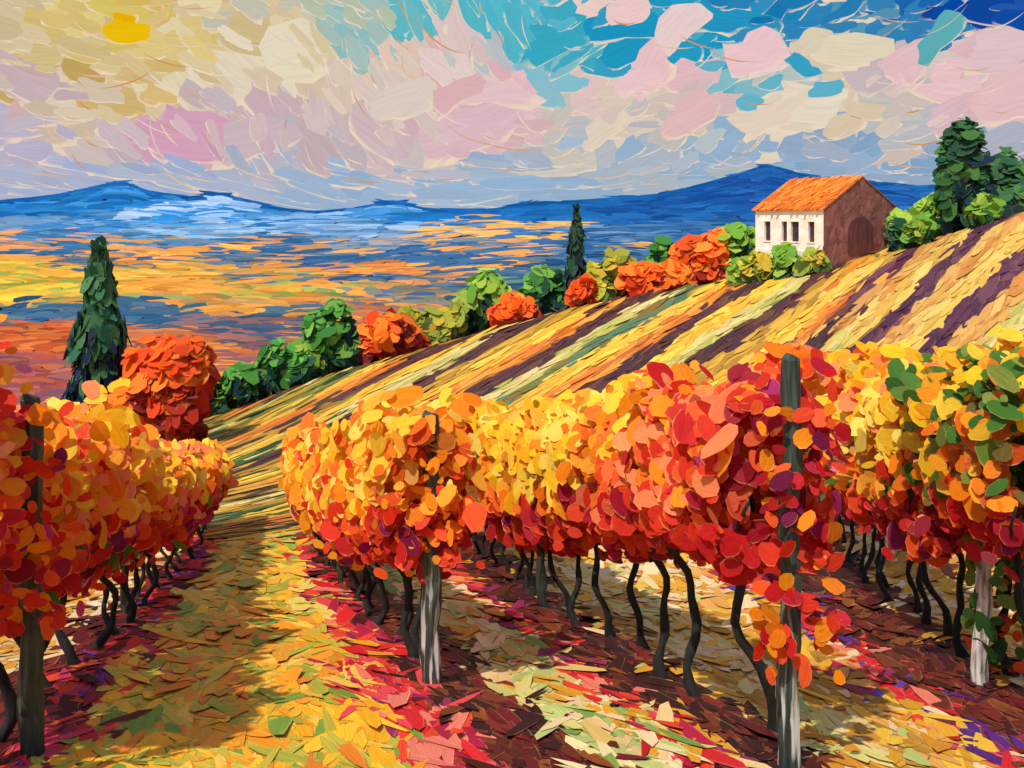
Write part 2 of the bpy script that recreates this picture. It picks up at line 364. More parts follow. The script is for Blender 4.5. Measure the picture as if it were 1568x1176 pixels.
for _ in range(3400):
    u=random.uniform(-500,2000); f=random.uniform(0.02,.93); Y=float(np.interp(f,[r[1] for r in rows_[:6]],[r[0] for r in rows_[:6]]))
    z=mz(u,Y); v=HV-F*z/Y; zt=float(np.interp(u,prof[:,0],prof[:,1]))
    wpx=min(random.uniform(4,12),max((v-zt)*1.5,1.5)); sl=(np.interp(u+8,prof[:,0],prof[:,1])-np.interp(u-8,prof[:,0],prof[:,1]))/16*f
    C.append(((u-CU)/F*Y,Y-12,z+8*random.random()));T.append((1,0,-sl+random.gauss(0,.06)));Nn.append((0,-.9,.35))
    vv=v if v<335 else 335
    pal=far_pal(u,vv,20,3) if v-zt>9 else P('145a9c 1a68a8 12508c')
    q=(v-.55*zt+4*math.sin(u*.03))/13; ff=q-math.floor(q)  # layered relief shading painted into the mountain strokes
    Ln.append(Y/F*random.uniform(26,80));Wd.append(Y/F*wpx);Co.append(pickc(pal,(int(u/60)+20,int(vv/6)),.08,.3)*(.8+.36*ff))
dabs('mountain_brushwork',C,T,Nn,Ln,Wd,Co,M_far,parent=mount,jit=.12)

# ------------------------------------------------------------------ sky backdrop (arc of a dome)
SK=[(20,20,'d8c69c cdbb92'),(110,25,'e4cf86 dcc078 d8c698'),(190,42,'dcc468 dcbc60'),(250,60,'e0c884 d8bc78 e6d6a8'),(350,20,'dcc9a0 d2bc8c c8c4b0'),(470,60,'e0cfa8 ddc8a0 d8c0a0'),
 (60,90,'d4be88 ccb070 d8c8a0'),(170,120,'d0b478 dcc490 c8a860'),(290,110,'e2cfa0 d8c090 e8d8b4'),(400,110,'e8dac0 e0ccb0 d8c4a8'),(30,140,'d8b4b4 c8b0b4 d0bcb0'),(120,165,'dccab0 d0bca8 e0d0b8'),(190,160,'d8b878 dcc8a0'),
 (510,15,'a4c4c0 b8c4ac'),(560,60,'90c0c4 a8c4bc'),(520,120,'dcc8b8 e0ccb8 ccc4b8'),(640,35,'60bcc8 70c0c8'),(620,80,'e4c8b8 e0bcac d8c8b8'),(700,60,'e0c8c4 c0c4c8'),(770,40,'58bccc 50b8cc'),
 (50,220,'bcb4cc c8bcc8 c4b8cc'),(170,210,'d0bcc0 c8b4bc d4c4c0'),(270,210,'d8a8c0 d0a0b8 d8b4c0'),(390,190,'d0b8bc ccb0b8 d8c0c0'),(330,160,'d8c8b8 ccb8b4 c8b8c0'),(480,170,'ccb8b8 d8c4c0 c8b0b4'),(560,200,'d8c0bc d4bcc0 c8b8c0'),
 (600,140,'e0d0c4 dcc8bc e0d4c8'),(680,130,'e0c0c0 dcb0b4 e4ccc8'),(760,130,'e8bcc4 e4b8bc e8c8cc'),(680,200,'e0bcc4 e0c4c8 d8b4bc'),(770,190,'e0c0c4 dcb8bc'),(840,105,'84c0d0 90c4d0'),(880,70,'40acc4 58b4c8'),
 (950,60,'209cc4 38a4c8'),(1060,70,'28a0c8 209cc4 48acc8'),(1200,20,'2088bc 187cb4 3090c0'),(1120,120,'68b8cc 88c0cc'),(1250,50,'3898c4 2c84b8'),(1330,50,'3484b8 5898b4'),(1420,30,'1c68b0 3080b8'),(1500,12,'0f4aa4 0c449c 1450ac'),(1568,20,'0f4aa4 1c58ac'),
 (1290,75,'e0d0b4 d8ccb0 e4d8c0'),(1230,120,'c8c8bc b8c4c4'),(1380,110,'dcc4c0 c8b8bc'),(1470,100,'e4c0c4 e0b8bc e0c8c8'),(1545,80,'e0c0c4 d8b8c0'),(1500,160,'e0bcc4 dcb8bc e0c4c4'),
 (900,140,'e4c4c0 e0c8c0'),(990,110,'e8c8cc e4bcc4'),(960,170,'e0d0bc dcc8bc ccc4c0'),(1070,160,'e0bcbc e4c8c0 d8bcbc'),(1030,200,'c8c0bc c0c0c4 d8c8b8'),(1210,172,'e8d8c4 e4d4bc ece0cc'),(1320,180,'dcc8ac d8c8b8 c8c4bc'),(1400,190,'d0c0b8 c0c0c4'),
 (900,210,'bcc0c8 c8c4c0 d0c8bc'),(60,280,'a8b4d4 b0b8d4 b4b8d0'),(250,270,'a4b4d4 acb8d4 b4bcd0'),(400,255,'bcb8c8 b0b8cc acb8d0'),(480,290,'98b4d4 a0b8d4'),(640,240,'d0c0b8 bcbccc ccc0c0'),(640,290,'a8bcd4 a0b8d4'),(800,260,'a8bcd0 b0bccc 9cb4d0'),(800,295,'98b8d8 a0bcd8'),
 (1000,265,'98b4d0 a8bccc b0bcc8'),(1100,225,'98b4d0 a8bccc b4c0c4'),(1300,240,'8caccc 98b0cc a8b4c8'),(1450,230,'88a8c8 98acc8 a4b0c8'),(1560,210,'a0b0c8 b0b4c4')]
SK=[(a,b,P(c)) for a,b,c in SK]; SU=np.array([s[0] for s in SK],float);SV=np.array([s[1] for s in SK],float)
def sky_pal(u,v,j=18):
    u=abs(u) if u<0 else u; u=3136-u if u>1568 else u; v=max(v,-v*.5)
    d=((u+random.gauss(0,j)-SU)/1.25)**2+((v+random.gauss(0,j*.45)-SV))**2
    return SK[int(np.argmin(d))][2]
def sdir(u,v): return nz(np.array([(u-CU)/F,1.0,(HV-v)/F]))
RS=8200.
us=np.linspace(-1500,3100,116); vs=np.linspace(560,-1500,70); V=[];Cc=[]
for v in vs:
    for u in us:
        V.append(tuple(sdir(u,v)*(RS+150))); Cc.append((*np.mean([pick(sky_pal(u,v),0) for _ in range(5)],axis=0),.5))
nc=len(us);Fq=[(i*nc+j,i*nc+j+1,(i+1)*nc+j+1,(i+1)*nc+j) for i in range(len(vs)-1) for j in range(nc-1)]
me=bpy.data.meshes.new('sky'); me.from_pydata(V,[],Fq); me.update()
a=me.color_attributes.new('Col','FLOAT_COLOR','POINT'); a.data.foreach_set('color',np.array(Cc,np.float32).ravel()); me.uv_layers.new(name='UV'); me.materials.append(M_sky)
sky=link(bpy.data.objects.new('sky',me))
def sky_dabs(nm,items):
    C=[];T=[];Nn=[];Ln=[];Wd=[];Co=[]
    for i,(u,v,l,w,ang,col,layer) in enumerate(items):
        d=sdir(u,v); R=RS-layer*60-i*.01
        ex=nz(np.cross(d,[0,0,1])); ey=np.cross(ex,d)
        C.append(d*R);T.append(ex*math.cos(ang)+ey*math.sin(ang));Nn.append(-d);px=R/F/d[1]**.5
        Ln.append(l*px);Wd.append(w*px);Co.append(col)
    dabs(nm,C,T,Nn,Ln,Wd,Co,M_sky,parent=sky,k=18,jit=.26,square=.25)
items=[]
def skang(u,v): return math.radians((-32+30*math.sin(u*.006+v*.01)+random.gauss(0,12))*(1 if u<850 else (.2)) + (38 if (u>850 and random.random()<.6) else 0))
for _ in range(1500):
    u=random.uniform(-500,2070); v=random.uniform(-380,345); s=random.uniform(90,170)
    items.append((u,v,s,s*random.uniform(.3,.6)*(.6 if v>240 else 1),skang(u,v)*(.3 if v>240 else 1),pick(sky_pal(u,v,12),.025),0))
for _ in range(1700):
    u=random.uniform(-500,2070); v=random.uniform(-380,330); s=random.choice([random.uniform(34,60),random.uniform(55,110)])
    items.append((u,v,s*(1.4 if v>245 else 1),s*random.uniform(.35,.7)*(.45 if v>245 else 1),skang(u,v)*(.25 if v>245 else 1),pick(sky_pal(u,v,11),.035),1))
for u,v,l,w,a_,c in [(925,8,105,40,-.1,'f0d0c8'),(965,16,60,40,.3,'f0ccc8'),(1042,42,70,52,.75,'ecd0d0'),(1148,82,78,68,.2,'f0c8cc'),(1170,96,60,34,.3,'f0d0d0'),(1000,108,80,50,.9,'ecc4c8'),(985,128,60,36,.2,'f0c8cc'),
   (1290,74,95,44,-.15,'e4d8bc'),(1240,66,50,34,.2,'e0d0b8'),(1210,174,130,62,.05,'eadcc6'),(1170,185,80,40,.3,'e8d4c0'),(1060,172,90,50,.4,'e6bcbc'),(1430,112,110,50,-.3,'ecc4c8'),(1395,95,60,40,.5,'e8c0c4'),(1530,78,90,60,.1,'e4c4c8'),(1550,150,70,60,.3,'e8c0c4'),
   (192,50,48,28,.1,'f0c00c'),(190,34,26,30,1.4,'ecb404'),(450,85,120,70,.2,'e8dcc0'),(280,212,120,60,-.1,'d8a4bc'),(1436,62,60,34,.9,'60b0b8'),(1270,135,50,24,.1,'60b4cc'),(1225,100,46,24,-.5,'38a4c8'),
   (720,195,150,80,.3,'e0bcc4'),(760,140,120,60,.2,'e8c4c8'),(690,150,90,50,.4,'e0b4b8'),(620,150,90,60,.5,'e0d0c4'),(380,215,120,60,.3,'d0b8c0'),(960,40,140,60,0,'1c98c4'),(860,60,110,60,.3,'38acc4'),(1110,30,110,60,-.2,'2498c4'),(1500,14,110,40,-.1,'0f48a0'),(1560,30,60,30,-.2,'104ca8')]:
    items.append((u,v,l,w,a_,lin(c),(1.3 if l>=105 else 2.2)+random.random()*.3))
for _ in range(420):
    u=random.uniform(-300,1900); v=random.uniform(-200,300); s=random.uniform(22,60)
    items.append((u,v,s,s*random.uniform(.2,.6)*(.5 if v>250 else 1),skang(u,v)*(.3 if v>250 else 1),pick(sky_pal(u,v,18),.06),1.8))
sky_dabs('cloud_brushwork',items)
V=[];Cc=[];UVs=[]
for (u0,v0,l,w,ang,col0,layer) in random.sample(items,780):
    if v0>275 or l<45: continue
    if 860<u0<1400 and v0<110 and random.random()<.6: continue
    t0=random.uniform(math.pi*1.05,math.pi*1.4); t1=t0+random.uniform(.6,1.7); n=10; w0=random.uniform(.5,1.3)
    col=pick(P('f0dcc0 ecc8a0 f0d8d0 e8c0a0 e8d0c8 dca87c d8985c'),.04); pts=[]
    for i in range(n):
        t=t0+(t1-t0)*i/(n-1); ex=math.cos(t)*l*.5; ey=math.sin(t)*w*.5
        pts.append((u0+ex*math.cos(ang)-ey*math.sin(ang), v0-(ex*math.sin(ang)+ey*math.cos(ang))))
    for i in range(n-1):
        q=[]; (xa,ya),(xb,yb)=pts[i],pts[i+1]; dl=math.hypot(xb-xa,yb-ya)+1e-6; nx,ny=-(yb-ya)/dl,(xb-xa)/dl
        for (px,py,ii,sg) in ((xa,ya,i,1),(xb,yb,i+1,1),(xb,yb,i+1,-1),(xa,ya,i,-1)):
            ww=w0*math.sin(math.pi*(ii+.2)/(n-.6)); q.append(sdir(px+nx*ww*sg,py+ny*ww*sg)*(RS-230))
        V+=q; Cc+=[(*col,.5)]*4; UVs+=[(0,0)]*4
poly_mesh('cloud_ridges',np.array(V),4,np.array(Cc),np.array(UVs,float),M_sky,parent=sky)

# ------------------------------------------------------------------ vine rows
Y1=P('fcc820 ffd840 f8bc18 fcd038 fce060');O1=P('f99614 f48810 fcaa24 f47818 fcb034');R1=P('e8461c d8341c f05c26 cc2020 e0381c');C1=P('a81830 c81c2c 801848 941c2c c0282c d8441c')
S1=P('fc8450 fc9058 f4682c fc9c60 ec501c f8943c');G1=P('4a7a28 6a8a30 3c6a24 8a9840 4a7a2c');PK=P('f0a0b0 e878a0 f49080 c83c80')
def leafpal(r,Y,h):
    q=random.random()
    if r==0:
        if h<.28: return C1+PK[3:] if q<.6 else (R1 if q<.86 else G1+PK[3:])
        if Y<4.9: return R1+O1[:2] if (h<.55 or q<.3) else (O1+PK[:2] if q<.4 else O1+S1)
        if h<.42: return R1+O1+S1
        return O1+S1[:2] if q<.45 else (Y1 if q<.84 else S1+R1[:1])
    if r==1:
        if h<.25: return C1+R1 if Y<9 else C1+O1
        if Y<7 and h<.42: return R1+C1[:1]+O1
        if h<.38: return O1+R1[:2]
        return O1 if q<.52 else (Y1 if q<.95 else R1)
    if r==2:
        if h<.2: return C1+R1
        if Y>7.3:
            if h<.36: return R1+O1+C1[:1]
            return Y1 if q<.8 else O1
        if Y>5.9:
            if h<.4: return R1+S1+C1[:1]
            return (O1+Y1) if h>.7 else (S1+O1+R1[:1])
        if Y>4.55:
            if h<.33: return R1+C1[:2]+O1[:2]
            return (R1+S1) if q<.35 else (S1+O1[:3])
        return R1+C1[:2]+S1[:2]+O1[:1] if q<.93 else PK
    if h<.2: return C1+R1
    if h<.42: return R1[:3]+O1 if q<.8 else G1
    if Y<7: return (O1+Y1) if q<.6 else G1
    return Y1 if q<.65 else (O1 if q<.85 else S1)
def prof_(pts): 
    a=np.array(pts,float); return lambda Y: float(np.interp(Y,a[:,0],a[:,1]))
rowspec=[(3.3,24,prof_([(3.3,1.88),(4.4,1.84),(5.2,1.70),(6.5,1.72),(8,1.78),(17,2.0)]),prof_([(3.3,.75),(5,.66),(9,.72),(20,.8)]),7400),
 (5.85,24,prof_([(5.8,1.78),(8,1.88),(14,2.1),(20,2.4)]),prof_([(5.8,.9),(9,.8),(20,.75)]),6400),
 (4.25,22,prof_([(4.2,1.88),(5,1.9),(8,2.15),(14,2.5),(20,2.8)]),prof_([(4.2,.95),(4.8,1.0),(8,.9),(20,.9)]),9200),
 (4.9,20,prof_([(5,2.1),(6,2.2),(8,2.4),(12,2.75),(20,2.9)]),prof_([(5,.95),(8,.95),(20,1.0)]),7200)]
postx=[(0,4.3,-2.42),(1,5.95,None),(2,4.12,None)]
for r,(ya,yb,topf,botf,n) in enumerate(rowspec):
    e=empty('grapevine_row',(rowX[r](ya),ya,float(hz(rowX[r](ya),ya)))); off=np.array(e.location)
    C=[];T=[];Nn=[];Ln=[];Wd=[];Co=[]
    dirv=nz(np.array([rowD[r],1,-.3])); side=nz(np.array([1,-rowD[r],0]))
    def add(bp,nrm,sz,col):
        C.append(bp);T.append(rng.normal(0,1,3));Nn.append(nrm);Ln.append(sz*random.uniform(1.0,1.5));Wd.append(sz*random.uniform(.65,1.05));Co.append(col)
    clumps=[]
    Y=ya+.1
    while Y<yb:
        clumps.append((Y,random.uniform(-.3,.3),random.choice([random.uniform(.75,1.12),random.uniform(.75,1.12),random.uniform(-.05,.25)]),random.uniform(.12,.24)*(1+.02*Y))); Y+=random.uniform(.12,.3)*(1+.03*Y)
    for i in range(n):
        t=random.random(); Y=ya*(yb/ya)**t if random.random()<.8 else random.uniform(ya,yb)
        cl=None
        if random.random()<.36:
            cY,cs,ch,cr=random.choice(clumps)
            if random.random()<(6/cY)**.5: cl=(cY,cs,ch,cr)
        if cl:
            Y=max(cl[0]+random.gauss(0,.12),ya-.15)
        tp=topf(Y)+.06*math.sin(Y*2.3+r)+.05*math.sin(Y*5.1+r*2)-.04; bt=botf(Y)+.06*math.sin(Y*3.1+1+r)
        hc=(tp+bt)/2; hh=(tp-bt)/2; X=rowX[r](Y); zg=float(hz(X,Y))
        if cl:
            d=nz(rng.normal(0,1,3)); p0=np.array([X,Y,zg+bt+(tp-bt)*cl[2]])+side*cl[1]
            if cl[2]<.3: p0[2]+=.06
            bp=p0+d*cl[3]*random.uniform(.6,1.05); nrm=d*.6+np.array([-.1,-.8,.42])+rng.normal(0,.26,3); h=(bp[2]-zg-bt)/(tp-bt)+random.gauss(0,.06); k=1
        else:
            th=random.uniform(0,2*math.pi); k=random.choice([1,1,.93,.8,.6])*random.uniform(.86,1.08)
            hw=.25+.06*math.sin(Y*4+r*1.3)+.012*Y
            ct,st=math.cos(th),math.sin(th)
            cx=ct*hw*k; cz=np.sign(st)*abs(st)**.8*hh*k
            bp=np.array([X,Y,zg+hc])+side*cx+np.array([0,0,cz])
            nrm=side*ct*.7+np.array([0,0,1])*st*.55+np.array([-.1,-.8,.42])+rng.normal(0,.30,3)
            h=(cz+hh)/(2*hh)+random.gauss(0,.06)
        sz=(.046+.0118*Y)*random.choice([.55,.75,1,1,1.2,1.45])*random.uniform(.9,1.1)
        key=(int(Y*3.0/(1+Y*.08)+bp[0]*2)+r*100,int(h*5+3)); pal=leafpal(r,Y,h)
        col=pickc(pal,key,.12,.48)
        if k<.85: col=col*np.array([.66,.42,.5])  # shade inside the canopy put into the colour of deeper leaves
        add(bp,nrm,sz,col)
    for i in range(150):
        Y=random.uniform(ya,ya+9); X=rowX[r](Y); z=float(hz(X,Y)); lo=random.random()<.5
        hgt=botf(Y)+random.uniform(-.16,.08) if lo else topf(Y)+random.uniform(-.05,.12)
        add(np.array([X+random.gauss(0,.18),Y,z+hgt]),np.array([0,-1,.4])+rng.normal(0,.5,3),(.05+.009*Y)*random.uniform(.6,1.1),pick(leafpal(r,Y,.1 if lo else .9)))
    for rr,py,px_ in postx:
        if rr!=r: continue
        px_=rowX[r](py) if px_ is None else px_; z=float(hz(px_,py))
        for i in range(110):
            lo_=.5 if r==2 else botf(ya)-.08
            hgt=random.uniform(lo_,topf(ya)-.12); sx=random.choice([-1,1])*random.uniform(.04,.2) if random.random()<.8 else random.uniform(-.05,.05)
            add(np.array([px_+sx,py-random.uniform(.02,.16),z+hgt]),np.array([0,-1,.3])+rng.normal(0,.4,3),random.uniform(.05,.10),pick((R1+C1[:3]+O1[:2]) if r!=1 else (O1+R1[:2]) if hgt>1.2 else R1+O1[:2],.12))
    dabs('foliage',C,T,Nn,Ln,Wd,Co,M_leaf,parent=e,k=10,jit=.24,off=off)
    tl=[]; Y=ya+.4
    while Y<yb:
        X=rowX[r](Y)+random.gauss(0,.05); z=float(hz(X,Y)); pts=[];rad=[]; H=botf(Y)+.35; lean=random.gauss(-.16,.10); ph=random.uniform(0,6); fr_=random.uniform(6,10); am=random.uniform(.04,.085)
        for k in range(17):
            f=k/16; pts.append(np.array([X+.1+lean*f+am*math.sin(f*fr_+ph)+.02*math.sin(f*21+ph*2),Y+.06*math.cos(f*6+ph),z-.06+f*(H+.06)])-off); rad.append((.034-.014*f)*(1+.9*max(0,.15-f)/.15)*random.uniform(.8,1.2))
        tl.append(tube(pts,rad))
        for sgn in (-1,1):
            p0=pts[11]; br=[p0+dirv*sgn*.13*q+np.array([sgn*.05*q+.03*math.sin(q*1.7+ph),0,.09*q+.03*math.sin(q*2+ph)]) for q in range(5)]
            tl.append(tube(br,[.018,.016,.014,.011,.008],6))
        Y+=random.uniform(.6,.95) if Y<12 else random.uniform(.95,1.4)
    tubes_obj('trunks',tl,M_bark,parent=e)

def post(name,X,Y,H,r,mat,lean=(0,0)):
    z=float(hz(X,Y)); seg=9; pts=[];rad=[]
    for k in range(14):
        f=k/13; pts.append((lean[0]*f+.008*math.sin(k*1.3),lean[1]*f+.008*math.cos(k*2.1),-.25+f*(H+.25))); rad.append(r*(1.12-.25*f)*(1+.05*math.sin(k*2.7)))
    pts.append((lean[0],lean[1],H+.015)); rad.append(r*.7)
    o=tubes_obj(name,[tube(pts,rad,seg)],mat,smooth=False); o.location=(X,Y,z); return o
post('vineyard_post',-2.42,4.3,1.80,.054,M_postd)
post('vineyard_post',rowX[1](5.95)+.01,5.95,1.88,.066,M_post)
post('vineyard_post',1.33,4.12,1.98,.05,M_post,(.02,0))
post('vineyard_post',rowX[0](9.5),9.5,1.7,.04,M_postd)
post('vineyard_post',rowX[1](13),13,1.9,.04,M_postd)
post('vineyard_post',rowX[2](10.5),10.5,1.9,.04,M_postd)

# ------------------------------------------------------------------ trees
def tree(name,u,Y,vtop,wpx,pals,lobes=5,n=650,kind='round',dab=.012,mat=None,trunkfrac=.3,barkm=None,stretch=1.0):
    X=(u-CU)/F*Y; zg=float(hz(X,Y)); ztop=-(vtop-HV)/F*Y; H=ztop-zg; W=wpx/F*Y
    e=empty(name,(X,Y,zg)); C=[];T=[];Nn=[];Ln=[];Wd=[];Co=[]; tl=[]
    barkm=barkm or M_tbark
    if kind=='cypress':
        tl.append(tube([(0,0,-.3),(0.02*H,0,H*.3),(0,0,H*.8)],[W*.09,W*.06,W*.02]))
        ph=random.uniform(0,6)
        for i in range(n):
            f=random.random()**.9; rr=W/2*min(1,(1-f)**.62*1.25)*min(1,.55+f*3)*(1+.2*math.sin(f*17+ph)); a_=random.uniform(0,6.28); k=random.choice([1,1,.8,.5])*random.uniform(.85,1.15)
            c=np.array([math.cos(a_)*rr*k,math.sin(a_)*rr*k,H*(.04+.96*f)])
            C.append(c);T.append((-.12*math.cos(a_)+random.gauss(0,.15),random.gauss(0,.15),1));Nn.append(np.array([math.cos(a_),math.sin(a_),.25])+rng.normal(0,.3,3))
            s=dab*Y*random.uniform(.6,1.4); Ln.append(s*2.0);Wd.append(s*.7)
            col=pick(pals[0] if (f+random.gauss(0,.15)>.4) else pals[1],.2); Co.append(col*(.5 if k<.85 else 1))  # shaded foot and inside of the cypress painted in darker colours
    else:
        L_=[]
        for i in range(lobes):
            a_=random.uniform(0,6.28); q=.0 if i==0 else random.uniform(.35,.7)
            hzz=H-H*(1-trunkfrac)*(.42 if i==0 else random.uniform(.35,.86)); R_=(.33 if i==0 else random.uniform(.15,.31))
            L_.append((np.array([math.cos(a_)*W*.5*q*1.1+(random.uniform(-.1,.1)*W if i==0 else 0),math.sin(a_)*W*.4*q,hzz]),W*R_,min(H*(1-trunkfrac)*.42,W*R_*1.15*stretch),random.uniform(.78,1.18)))
        L_.append((np.array([-W*.27,-.1,H*.34]),W*.24,H*.3,1.0)); L_.append((np.array([W*.27,.1,H*.3]),W*.26,H*.28,.8))
        trunk_top=np.array([0,0,H*.55]); tl.append(tube([(0,0,-.3),(.03*W,0,H*.25),trunk_top],[W*.06,W*.045,W*.03]))
        for c,rw,rh,b in L_: tl.append(tube([np.array([.02*W,0,H*.28]),c*.6+trunk_top*.25,c],[W*.03,W*.02,W*.008],6))
        for i in range(n):
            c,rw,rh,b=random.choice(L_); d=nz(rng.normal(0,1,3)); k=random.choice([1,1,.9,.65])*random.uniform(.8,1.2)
            p=c+d*np.array([rw,rw*.9,rh])*k
            if p[2]<.02: p[2]=.05
            C.append(p);T.append(rng.normal(0,1,3));Nn.append(d*.8+np.array([-.1,-.4,.35])+rng.normal(0,.28,3))
            s=dab*Y*random.choice([.55,.8,1,1.3,1.6]); Ln.append(s*1.4);Wd.append(s*.85)
            hh=d[2]*.5-d[0]*.45+(p[2]/H-.42)*.9+random.gauss(0,.22)  # lit upper left and shaded base painted by choice of palette
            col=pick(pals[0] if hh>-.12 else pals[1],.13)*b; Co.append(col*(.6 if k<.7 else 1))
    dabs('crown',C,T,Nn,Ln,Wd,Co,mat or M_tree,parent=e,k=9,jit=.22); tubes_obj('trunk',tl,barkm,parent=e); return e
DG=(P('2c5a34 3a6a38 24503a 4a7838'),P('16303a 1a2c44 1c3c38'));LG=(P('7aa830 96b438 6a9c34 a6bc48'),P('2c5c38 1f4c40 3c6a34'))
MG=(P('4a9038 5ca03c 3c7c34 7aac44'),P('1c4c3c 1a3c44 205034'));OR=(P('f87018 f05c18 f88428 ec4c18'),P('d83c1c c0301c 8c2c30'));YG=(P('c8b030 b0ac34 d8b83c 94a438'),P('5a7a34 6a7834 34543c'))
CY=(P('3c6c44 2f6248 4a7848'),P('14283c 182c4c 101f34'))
tree('cypress_tree',152,47,388,78,CY,kind='cypress',n=1500,dab=.013)
tree('autumn_tree',246,46,502,120,OR,lobes=7,n=1400,trunkfrac=.05,dab=.016,stretch=1.2)
tree('bush',322,60,572,34,LG,lobes=3,n=200,trunkfrac=.05)
tree('bush',356,61,550,60,MG,lobes=4,n=380,trunkfrac=.05)
tree('bush',392,62,568,40,DG,lobes=4,n=260,trunkfrac=.05)
tree('bush',428,64,524,74,MG,lobes=5,n=520,trunkfrac=.05)
tree('broadleaf_tree',470,66,520,52,LG,lobes=4,n=380,trunkfrac=.05)
tree('broadleaf_tree',512,67,456,84,MG,lobes=6,n=850,trunkfrac=.05,stretch=1.3)
tree('autumn_tree',592,68,484,112,OR,lobes=6,n=800,trunkfrac=.05)
tree('bush',630,70,458,34,YG,lobes=3,n=260,trunkfrac=.1)
tree('bush',662,70,476,60,YG,lobes=4,n=380,trunkfrac=.05)
tree('bush',696,71,462,28,YG,lobes=3,n=220,trunkfrac=.05)
tree('broadleaf_tree',738,74,412,90,LG,lobes=7,n=850,trunkfrac=.05)
tree('autumn_tree',786,70,456,62,OR,lobes=5,n=450,trunkfrac=.1)
tree('broadleaf_tree',838,74,400,70,MG,lobes=5,n=650,trunkfrac=.05)
tree('cypress_tree',883,73,322,30,(P('2c4c38 34583c 24443c'),P('182c2c 1c2c3c')),kind='cypress',n=700,dab=.007)
tree('bush',893,70.5,428,32,OR,lobes=3,n=220,trunkfrac=.05)
tree('broadleaf_tree',936,72,377,76,YG,lobes=6,n=700,trunkfrac=.05)
tree('autumn_tree',985,70.5,404,66,OR,lobes=5,n=500,trunkfrac=.05)
tree('broadleaf_tree',1014,73,346,50,MG,lobes=4,n=420,trunkfrac=.05)
tree('autumn_tree',1038,70,394,58,OR,lobes=4,n=400,trunkfrac=.05)
tree('autumn_tree',1080,70,353,76,OR,lobes=6,n=800,trunkfrac=.05)
tree('broadleaf_tree',1130,70,333,68,LG,lobes=5,n=650,trunkfrac=.05)
tree('bush',1163,62,386,46,YG,lobes=4,n=300,trunkfrac=.0)
tree('bush',1205,61,377,36,LG,lobes=4,n=260,trunkfrac=.0,stretch=1.3)
tree('bush',1243,59.5,390,38,YG,lobes=3,n=240,trunkfrac=.0)
tree('bush',1140,64,398,40,LG,lobes=3,n=240,trunkfrac=.0)
tree('bush',1390,62,322,40,LG,lobes=4,n=360,trunkfrac=.05)
tree('bush',1407,59,332,34,LG,lobes=3,n=280,trunkfrac=.05)
tree('bush',1384,60,340,30,DG,lobes=3,n=240,trunkfrac=.05)
tree('broadleaf_tree',1440,62,290,52,LG,lobes=4,n=420,trunkfrac=.05)
tree('broadleaf_tree',1478,61,185,74,DG,kind='round',lobes=8,n=1500,trunkfrac=.05,stretch=2.2)
tree('broadleaf_tree',1538,62,236,116,DG,lobes=7,n=1200,trunkfrac=.1)
tree('bush',1508,57,300,40,LG,lobes=3,n=260,trunkfrac=.05)
tree('young_tree',1575,5.9,540,200,(P('3a6a2c 4a7a30 6a8a38 2c5824 7a9040'),P('244c24 c83020 2c5a2c e05020 3a6028')),lobes=8,n=1500,trunkfrac=.42,dab=.015,mat=M_leaf,barkm=M_pale)
post('vineyard_post',3.13,5.75,1.25,.05,M_pale,(.09,0))

# ------------------------------------------------------------------ house
hb=empty('farmhouse',(21.9,60,-2.9))
A=np.array([-.5,.866,0]);Bv=np.array([.866,.5,0]);Z=np.array([0,0,1.]);Lh,Wh,Hw,Ha=6.4,8.1,3.35,5.65
def boxes(name,lst,mat):
    V=[];Fc=[]
    for a0,a1,b0,b1,z0,z1 in lst:
        o=len(V)
        for (a_,b_,z_) in ((a0,b0,z0),(a1,b0,z0),(a1,b1,z0),(a0,b1,z0),(a0,b0,z1),(a1,b0,z1),(a1,b1,z1),(a0,b1,z1)):
            V.append(tuple(A*a_+Bv*b_+Z*z_))
        Fc+=[tuple(o+i for i in f) for f in ((0,3,2,1),(4,5,6,7),(0,1,5,4),(1,2,6,5),(2,3,7,6),(3,0,4,7))]
    me=bpy.data.meshes.new(name); me.from_pydata(V,[],Fc); me.update(); me.materials.append(mat)
    return link(bpy.data.objects.new(name,me),hb)
ops=[(.8,1.35),(2.2,2.95),(3.3,3.8),(4.9,5.5)]; z0,z1=1.0,2.45; t=.3
w=[(0,Lh,0,t,-3,z0),(0,Lh,0,t,z1,Hw)]; pa=0
for a0,a1 in ops: w.append((pa,a0,0,t,z0,z1)); pa=a1
w.append((pa,Lh,0,t,z0,z1)); boxes('front_wall',w,M_white)
boxes('window_dark_panel',[(a0,a1,.2,.24,z0,z1) for a0,a1 in ops],M_dark)  # dark panels stand in for the unlit interior behind the openings
fr=[]
for a0,a1 in ops: fr+=[(a0-.07,a1+.07,-.05,-.003,z0-.1,z0-.003),(a0-.05,a1+.05,-.03,-.003,z1+.003,z1+.09)]
boxes('window_frames',fr,M_white)
boxes('plinth',[(-.04,Lh,-.08,-.003,-3,.35)],M_white)
slp=(Ha-Hw)/(Wh/2)
def prism(name,a0,a1,mat,b0=0.3):
    pr=[(b0,-3),(Wh,-3),(Wh,Hw),(Wh/2,Ha),(b0,Hw+slp*b0)]
    V=[tuple(A*a_+Bv*b+Z*z) for a_ in (a0,a1) for b,z in pr]; n=5
    Fc=[tuple(range(n)),tuple(range(2*n-1,n-1,-1))]+[(i,i+n,(i+1)%n+n,(i+1)%n) for i in range(n)]
    me=bpy.data.meshes.new(name); me.from_pydata(V,[],Fc); me.update(); me.materials.append(mat); return link(bpy.data.objects.new(name,me),hb)
prism('gable_wall',-.004,.3,M_gable,b0=.004); prism('rear_gable_wall',Lh-.3,Lh-.004,M_gable)
